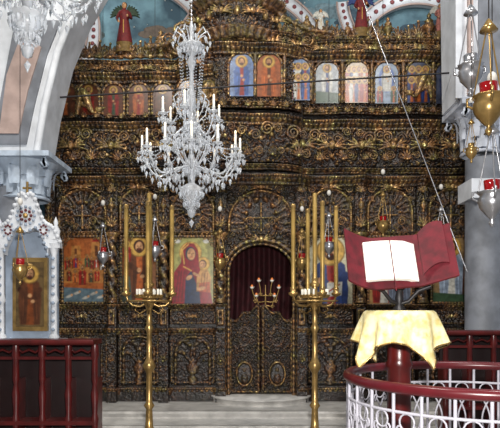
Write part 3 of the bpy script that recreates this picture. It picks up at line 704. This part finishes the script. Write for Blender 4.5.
# ============================================================ HANGING LAMPS
def lamp(name,loc,s_,ln,mats):
    b=MB()
    b.lathe([(0,-.17),(.012,-.16),(.02,-.14),(.01,-.12),(.03,-.1),(.07,-.05),(.085,0),(.07,.03),(.085,.045),(.09,.05),(.06,.05),(0,.03)],(0,0,0),20,0,flute=.05,nf=10)
    b.lathe([(.03,.03),(.045,.06),(.05,.12),(.045,.12)],(0,0,0),14,1)
    for k in range(3):
        a=2*pi*k/3+.3; b.tube([(.088*math.cos(a),.088*math.sin(a),.05),(.012*math.cos(a),.012*math.sin(a),.42)],.0045,5,0)
        b.tube([(.085*math.cos(a),.085*math.sin(a),0),(.12*math.cos(a),.12*math.sin(a),.02),(.12*math.cos(a),.12*math.sin(a),.06),(.09*math.cos(a),.09*math.sin(a),.06)],.008,6,0)
    b.lathe([(.0,.4),(.05,.41),(.03,.44),(.012,.47),(0,.48)],(0,0,0),12,0)
    b.tube([(0,0,.47),(0,0,.47+ln)],.0035,5,3)
    if ln>1: b.ball((0,0,.75),.03,2,sc=(1,1,1.35),seg=12,rings=10)
    o=b.obj(name,mats+[DARK],loc); o.scale=(s_,)*3; return o
EGG=mat('ostrich_egg',(205,202,195),.4)
for u,v,m in((103,256,SILVER),(155,250,SILVER),(220,262,BRASS),(329,246,SILVER),(383,225,BRASS),(441,240,SILVER),(302,262,BRASS)):
    y=-.75; k=(9+y)/585; z=1.6+(310-v)*k; lamp('hanging_oil_lamp',((u-250)*k,y,z),1.0,8.2-z-.47,[m,REDG,EGG])
for p,s_,m in(((2.04,-4,3.35),1.55,[BRASS,REDG,EGG]),((2.0,-3.7,3.75),1.3,[SILVER,SILVER,EGG]),((1.93,-3.9,2.98),.6,[BRASS,BRASS,EGG]),((2.09,-3.95,2.55),1.4,[SILVER,REDG,EGG]),((-2.28,-3.2,2.0),.9,[BRASS,REDG,EGG])):
    lamp('hanging_oil_lamp',p,s_,(8.2-p[2])/s_-.47,m)

# ============================================================ STATUES on the crown
def angel(name,x,y,z,s_,robe,wing,hair=HAIR):
    b=MB()
    b.lathe([(0,0),(.2,0),(.19,.05),(.15,.3),(.12,.5),(.105,.58),(.13,.7),(.15,.77),(.12,.82),(.05,.85),(.042,.9)],(0,0,0),20,0,c=robe,sy=.7,flute=.07,nf=7)
    b.ball((0,-.01,.95),.07,0,c=SK,sc=(.85,.95,1.12),seg=14,rings=10); b.ball((0,.018,.97),.075,0,c=hair,sc=(.95,.9,1.1),seg=14,rings=10)
    b.ball((0,-.08,.945),.012,0,c=SK,sc=(.8,1,1.4)); 
    for sg in(-1,1):
        b.ball((sg*.025,-.07,.965),.009,0,c=dk(HAIR,.3)); 
        b.tube([(sg*.12,0,.77),(sg*.18,-.04,.62),(sg*.12,-.14,.56+.06*sg)],[.045,.038,.03],8,0,c=dk(robe,.8)); b.ball((sg*.11,-.16,.56+.07*sg),.028,0,c=SK,sc=(1,1,1.3))
        for k in range(7):
            a=.15+k*.2; b.tube([(sg*.06,.08,.74),(sg*(.06+.2*math.sin(a)),.1,.74+.2*math.cos(a)),(sg*(.06+.4*math.sin(a)*(1-.03*k)),.08,.72+.3*math.cos(a*1.25))],[.03,.045,.012],6,0,c=wing)
    b.tube([(0,-.1,.1),(0,-.11,.55)],.012,6,0,c=GOLD)
    b.lathe([(.22,-.25),(.24,-.22),(.14,-.15),(.2,-.02),(.21,0),(0,0)],(0,0,0),16,0,c=dk(GOLD,.3),sy=.7)
    o=b.obj(name,[PAINTM],(x,y,z)); o.scale=(s_,)*3; return o
angel('angel_statue',ux(126),-.12,uz(60)+.2,.6,lin((112,22,24)),dk(Gn,.6)); angel('angel_statue',ux(360),-.12,uz(42)+.14,.55,lin((112,22,24)),Bl)
angel('angel_statue',ux(320),-.1,uz(42)+.1,.34,Wh,Wh); angel('angel_statue',ux(438),-.1,uz(42)+.1,.42,Pk,Wh)

# ============================================================ LEFT SHRINE
b=MB() #0 white 1 blue 2 gold 3 paint 4 maroon
cx,y=-2.52,-2.3
b.box(cx-.34,cx+.34,y-.12,y+.15,0,1.2,0); b.box(cx-.38,cx+.38,y-.15,y+.18,1.2,1.27,0); b.box(cx-.24,cx+.24,y-.135,y-.12,.3,1.1,1)
for sg in(-1,1):
    b.lathe([(.05,0),(.06,.03),(.035,.06),(.032,.4),(.05,.44),(.035,.5),(.03,.95),(.05,1.02),(.065,1.08)],(cx+sg*.3,y-.07,1.27),14,0)
    for k in range(9): b.ball((cx+sg*.3,y-.11,1.38+k*.1),.022,1)
    b.lathe([(.06,0),(.04,.04),(.05,.1),(.02,.16),(.028,.19),(0,.26)],(cx+sg*.32,y-.07,2.4),12,0)
pts=[]; 
for t in np.linspace(0,1,16): pts.append((cx-.38+.38*t,2.35+.5*math.sin(t*pi/2)**1.4+.06*math.sin(t*pi*3)))
outl=pts+[(2*cx-x,z) for x,z in pts[::-1]][1:]
inn=[(cx+.24*math.cos(a),2.22+.3*math.sin(a)*(1+.15*math.cos(6*a))) for a in np.linspace(0,pi,24)]
b.prism(outl+[(cx+.38,2.3),(cx+.25,2.3)]+inn+[(cx-.25,2.3),(cx-.38,2.3)],y-.12,y-.03,0)
for x,z in outl: b.ball((x,y-.12,z+.02),.026,0,seg=10)
for x,z in inn[::2]: b.ball((x,y-.13,z),.02,1,seg=8)
for rr,n in((.06,8),(.1,12)):
    for a in np.linspace(0,2*pi,n,endpoint=False): b.ball((cx+rr*math.cos(a),y-.13,2.66+rr*math.sin(a)),.018,1 if n>8 else 4)
for sg in(-1,1):
    for rr in(.05,.09):
        for a in np.linspace(0,2*pi,8,endpoint=False): b.ball((cx+sg*.2+rr*.7*math.cos(a),y-.13,2.5+rr*math.sin(a)),.014,4 if rr<.06 else 1)
b.ball((cx,y-.14,2.66),.03,2); b.tube([(cx,y-.08,2.85),(cx,y-.08,3.05)],.015,6,2); b.tube([(cx-.05,y-.08,2.98),(cx+.05,y-.08,2.98)],.013,6,2)
b.box(cx-.3,cx+.3,y+.05,y+.1,1.27,2.5,1)
b.box(cx-.2,cx+.2,y+.0,y+.05,1.36,2.2,2)
c=Cv(.32,.74,(110,88,54)); saint(c,0,.03,.9,Br,dk(Og,.5))
X,Z=np.meshgrid(np.linspace(cx-.16,cx+.16,c.C.shape[1]),np.linspace(1.41,2.15,c.C.shape[0])); b.grid(np.stack([X,y-.005+0*X,Z],-1),3,c=c.C*.8)
b.obj('icon_shrine',[PLASTER,PALEB,BRASS,PAINT,DKRED])

# ============================================================ STALLS
DPAN=mat('dark_red_panel',(30,9,10),.4,0,.3,8)
def stall(name,x0,x1,y,top,n):
    b=MB(); w=(x1-x0)/n
    b.box(x0,x1,y-.02,y+.3,top-.05,top,0); b.tube([(x0,y-.03,top-.025),(x1,y-.03,top-.025)],.03,8,0)
    b.box(x0,x1,y+.22,y+.27,0,top-.05,1); b.box(x0,x1,y-.02,y+.25,.44,.48,0); b.box(x0,x1,y,y+.05,0,.08,0)
    b.box(x0,x1,y+.0,y+.04,top-.2,top-.17,0)
    for k in range(n+1):
        x=x0+k*w
        b.lathe([(.035,0),(.035,.25),(.045,.28),(.025,.32),(.035,.45),(.04,.5),(.025,.55),(.04,.75),(.022,.85),(.035,.9),(.03,top-.2),(.045,top-.16),(.035,top-.05)],(x,y+.02,0),12,0)
        b.box(x-.02,x+.02,y+.02,y+.24,0,.9,0)
        if k<n:
            b.tube([(x,y+.02,top-.08),(x+w*.25,y+.02,top-.13),(x+w*.5,y+.02,top-.1),(x+w*.75,y+.02,top-.13),(x+w,y+.02,top-.08)],.014,6,0)
    return b.obj(name,[REDW,DPAN])
stall('choir_stall',-2.9,-1.57,-3.1,1.3,5)
stall('choir_stall',2.28,3.4,-2.2,1.36,4)

# ============================================================ AMBO: platform, railing, lectern
C0=(1.58,-5.0)
b=MB(); b.lathe([(1.02,0),(1.02,.24),(1.05,.25),(1.05,.3),(0,.3)],(*C0,0),64); b.obj('ambo_platform',[MARBLE])
b=MB()
def circ(r,z,n=96): return [(C0[0]+r*math.cos(a),C0[1]+r*math.sin(a),z) for a in np.linspace(0,2*pi,n,endpoint=False)]
b.tube(circ(.9,1.14),.034,10,0,closed=True); b.tube(circ(.9,1.0),.01,6,1,closed=True); b.tube(circ(.9,.4),.012,6,1,closed=True)
n=30
for k in range(n):
    a=2*pi*k/n; x,y=C0[0]+.9*math.cos(a),C0[1]+.9*math.sin(a)
    b.tube([(x,y,.3),(x,y,1.12)],.011,6,1)
    c0=np.array([C0[0]+.9*math.cos(a+pi/n),C0[1]+.9*math.sin(a+pi/n),0])
    t=np.array([-math.sin(a+pi/n),math.cos(a+pi/n),0])
    for sg in(-1,1):
        p=[]
        for q in np.linspace(0,1,24):
            if q<.3: r=.03*(q/.3)+.01; an=q/.3*5; p.append(c0+t*sg*(.045-r*math.cos(an)*.9)+np.array([0,0,.9+r*math.sin(an)]))
            else: f=(q-.3)/.7; p.append(c0+t*sg*(.045-.1*math.sin(f*pi)*.75)+np.array([0,0,.9-.4*f]))
        b.tube(p,.007,5,1)
    b.tube([c0+t*.05*math.cos(q)+np.array([0,0,.945+.05*math.sin(q)]) for q in np.linspace(0,2*pi,14)],.006,5,1)
b.obj('round_railing',[DKRED,WIRON])
lx,ly=1.02,-5.0
b=MB()
b.lathe([(.26,0),(.26,.05),(.2,.08),(.12,.12),(.11,.2),(.085,.24),(.08,.9),(.095,.93),(.08,.96),(.08,1.1),(.12,1.2),(.2,1.26),(.22,1.28),(0,1.28)],(lx,ly,.3),8,0)
b.lathe([(.03,1.28),(.05,1.3),(.02,1.34),(.03,1.38),(.02,1.42),(.05,1.46)],(lx,ly,.3),12,2)
for sg in(-1,1): b.tube([(lx,ly,1.64),(lx+sg*.06,ly-.02,1.66),(lx+sg*.12,ly-.04,1.73),(lx+sg*.2,ly-.05,1.76)],.014,8,2)
b.obj('lectern',[REDW,DKRED,DARK])
b=MB(); P=[]
th=np.linspace(0,2*pi,180,endpoint=False)
Rt=.225; half=.43
ang=th+.35
reach=half/np.maximum(np.abs(np.cos(ang)),np.abs(np.sin(ang))); drop_=(reach-Rt)*1.02
fold=np.cos(th*11+np.sin(th*3))
for s_ in np.linspace(0.05,1,6): P.append(np.stack([lx+Rt*s_*np.cos(th),ly+Rt*s_*np.sin(th),1.597+0*th],-1))
for s_ in np.linspace(.04,1,18):
    R=Rt+.012+.06*s_**.8+.036*s_*fold*1.1; z=1.597-drop_*s_*.97-.004
    P.append(np.stack([lx+R*np.cos(th),ly+R*np.sin(th),z],-1))
b.grid(np.array(P),0,wrap=True)
b.tube([tuple(p) for p in P[-1]],.006,5,1,closed=True)
b.obj('lectern_cloth',[YEL,BRASS])
b=MB()
tilt=math.radians(62); up=np.array([0,math.cos(tilt),math.sin(tilt)]); nr=np.array([0,-math.sin(tilt),math.cos(tilt)])
o0=np.array([lx-.03,ly-.12,1.75])
def sheet(xs,fn,z0,z1,off,mi,thk=.0,rows=6,sl=lambda x:0):
    P=np.array([[o0+np.array([x,0,0])+up*(z0+(z1-z0)*t+sl(x))+nr*(fn(x)+off) for x in xs] for t in np.linspace(0,1,rows)])
    b.grid(P,mi)
    if thk:
        Q=P-nr*thk; b.grid(Q,mi)
        for (A,Bq) in((P[0],Q[0]),(P[-1],Q[-1]),(P[:,0],Q[:,0]),(P[:,-1],Q[:,-1])): b.grid(np.stack([A,Bq]),mi)
fl_=lambda x: (.10*((-x-.15)/.2)**1.5 if x<-.15 else 0)+(.16*((x-.15)/.2)**1.1 if x>.15 else 0)
sl_=lambda x: .01+.02*math.sin(x*5)+(-.1*(x-.15) if x>.15 else 0)+(.1*(-.15-x) if x<-.15 else 0)
sheet(np.linspace(-.35,.35,50),fl_,-.01,.40,0,0,.02,8,sl_)
pg=lambda x:.035+.02*math.sin((x+.25)/.36*pi)+(.0 if x<.06 else -.03*(x-.06)/.08)
psl=lambda x:.04*x
sheet(np.linspace(-.22,.15,24),pg,.04,.34,0,1,.03,6,psl)
for k in range(10):
    for a,c_ in((-.19,-.06),(-.02,.12)): sheet(np.linspace(a,c_,6),pg,.07+k*.025,.073+k*.025,.003,2,0,2,psl)
sheet(np.linspace(-.043,-.036,3),pg,-.06,.345,.006,0,0,8)
sheet(np.linspace(.16,.31,14),lambda x:fl_(x)*.7+.05,.06,.39,.0,0,.012,6,lambda x:.07*math.sin((x-.15)/.15*pi*.7))
b.obj('open_gospel_book',[VELVET,PAGE,INK])

# ============================================================ LIGHT
def area(n,loc,rot,size,e,col=(1,1,1)):
    l=bpy.data.lights.new(n,'AREA'); l.size=size; l.energy=e; l.color=col; o=bpy.data.objects.new(n,l); o.location=loc; o.rotation_euler=rot; bpy.context.scene.collection.objects.link(o); return o
area('camera_flash',(.15,-9.1,2.1),(math.radians(97),0,0),.2,310,(1,.97,.93))
area('nave_light',(-1.5,-5.5,7.6),(math.radians(40),0,math.radians(-8)),.8,270,(1,.94,.85))
area('nave_light',(2.5,-5.5,7.2),(math.radians(40),0,math.radians(15)),.8,160,(1,.97,.94))
for x in(-3,2.6): 
    l=bpy.data.lights.new('vault_light','POINT'); l.energy=30; l.shadow_soft_size=.2; o=bpy.data.objects.new('vault_light',l); o.location=(x,.6,7.4); bpy.context.scene.collection.objects.link(o)
w=bpy.data.worlds.new('World'); bpy.context.scene.world=w; w.use_nodes=True
w.node_tree.nodes['Background'].inputs[0].default_value=(.88,.87,.88,1); w.node_tree.nodes['Background'].inputs[1].default_value=.23
cam=bpy.data.cameras.new('Camera'); co=bpy.data.objects.new('Camera',cam); bpy.context.scene.collection.objects.link(co)
co.location=(0,-9,1.6); co.rotation_euler=(pi/2,0,0); cam.sensor_width=36; cam.lens=585/500*36; cam.shift_y=(310-214)/500
bpy.context.scene.camera=co
bpy.context.scene.view_settings.view_transform='Standard'
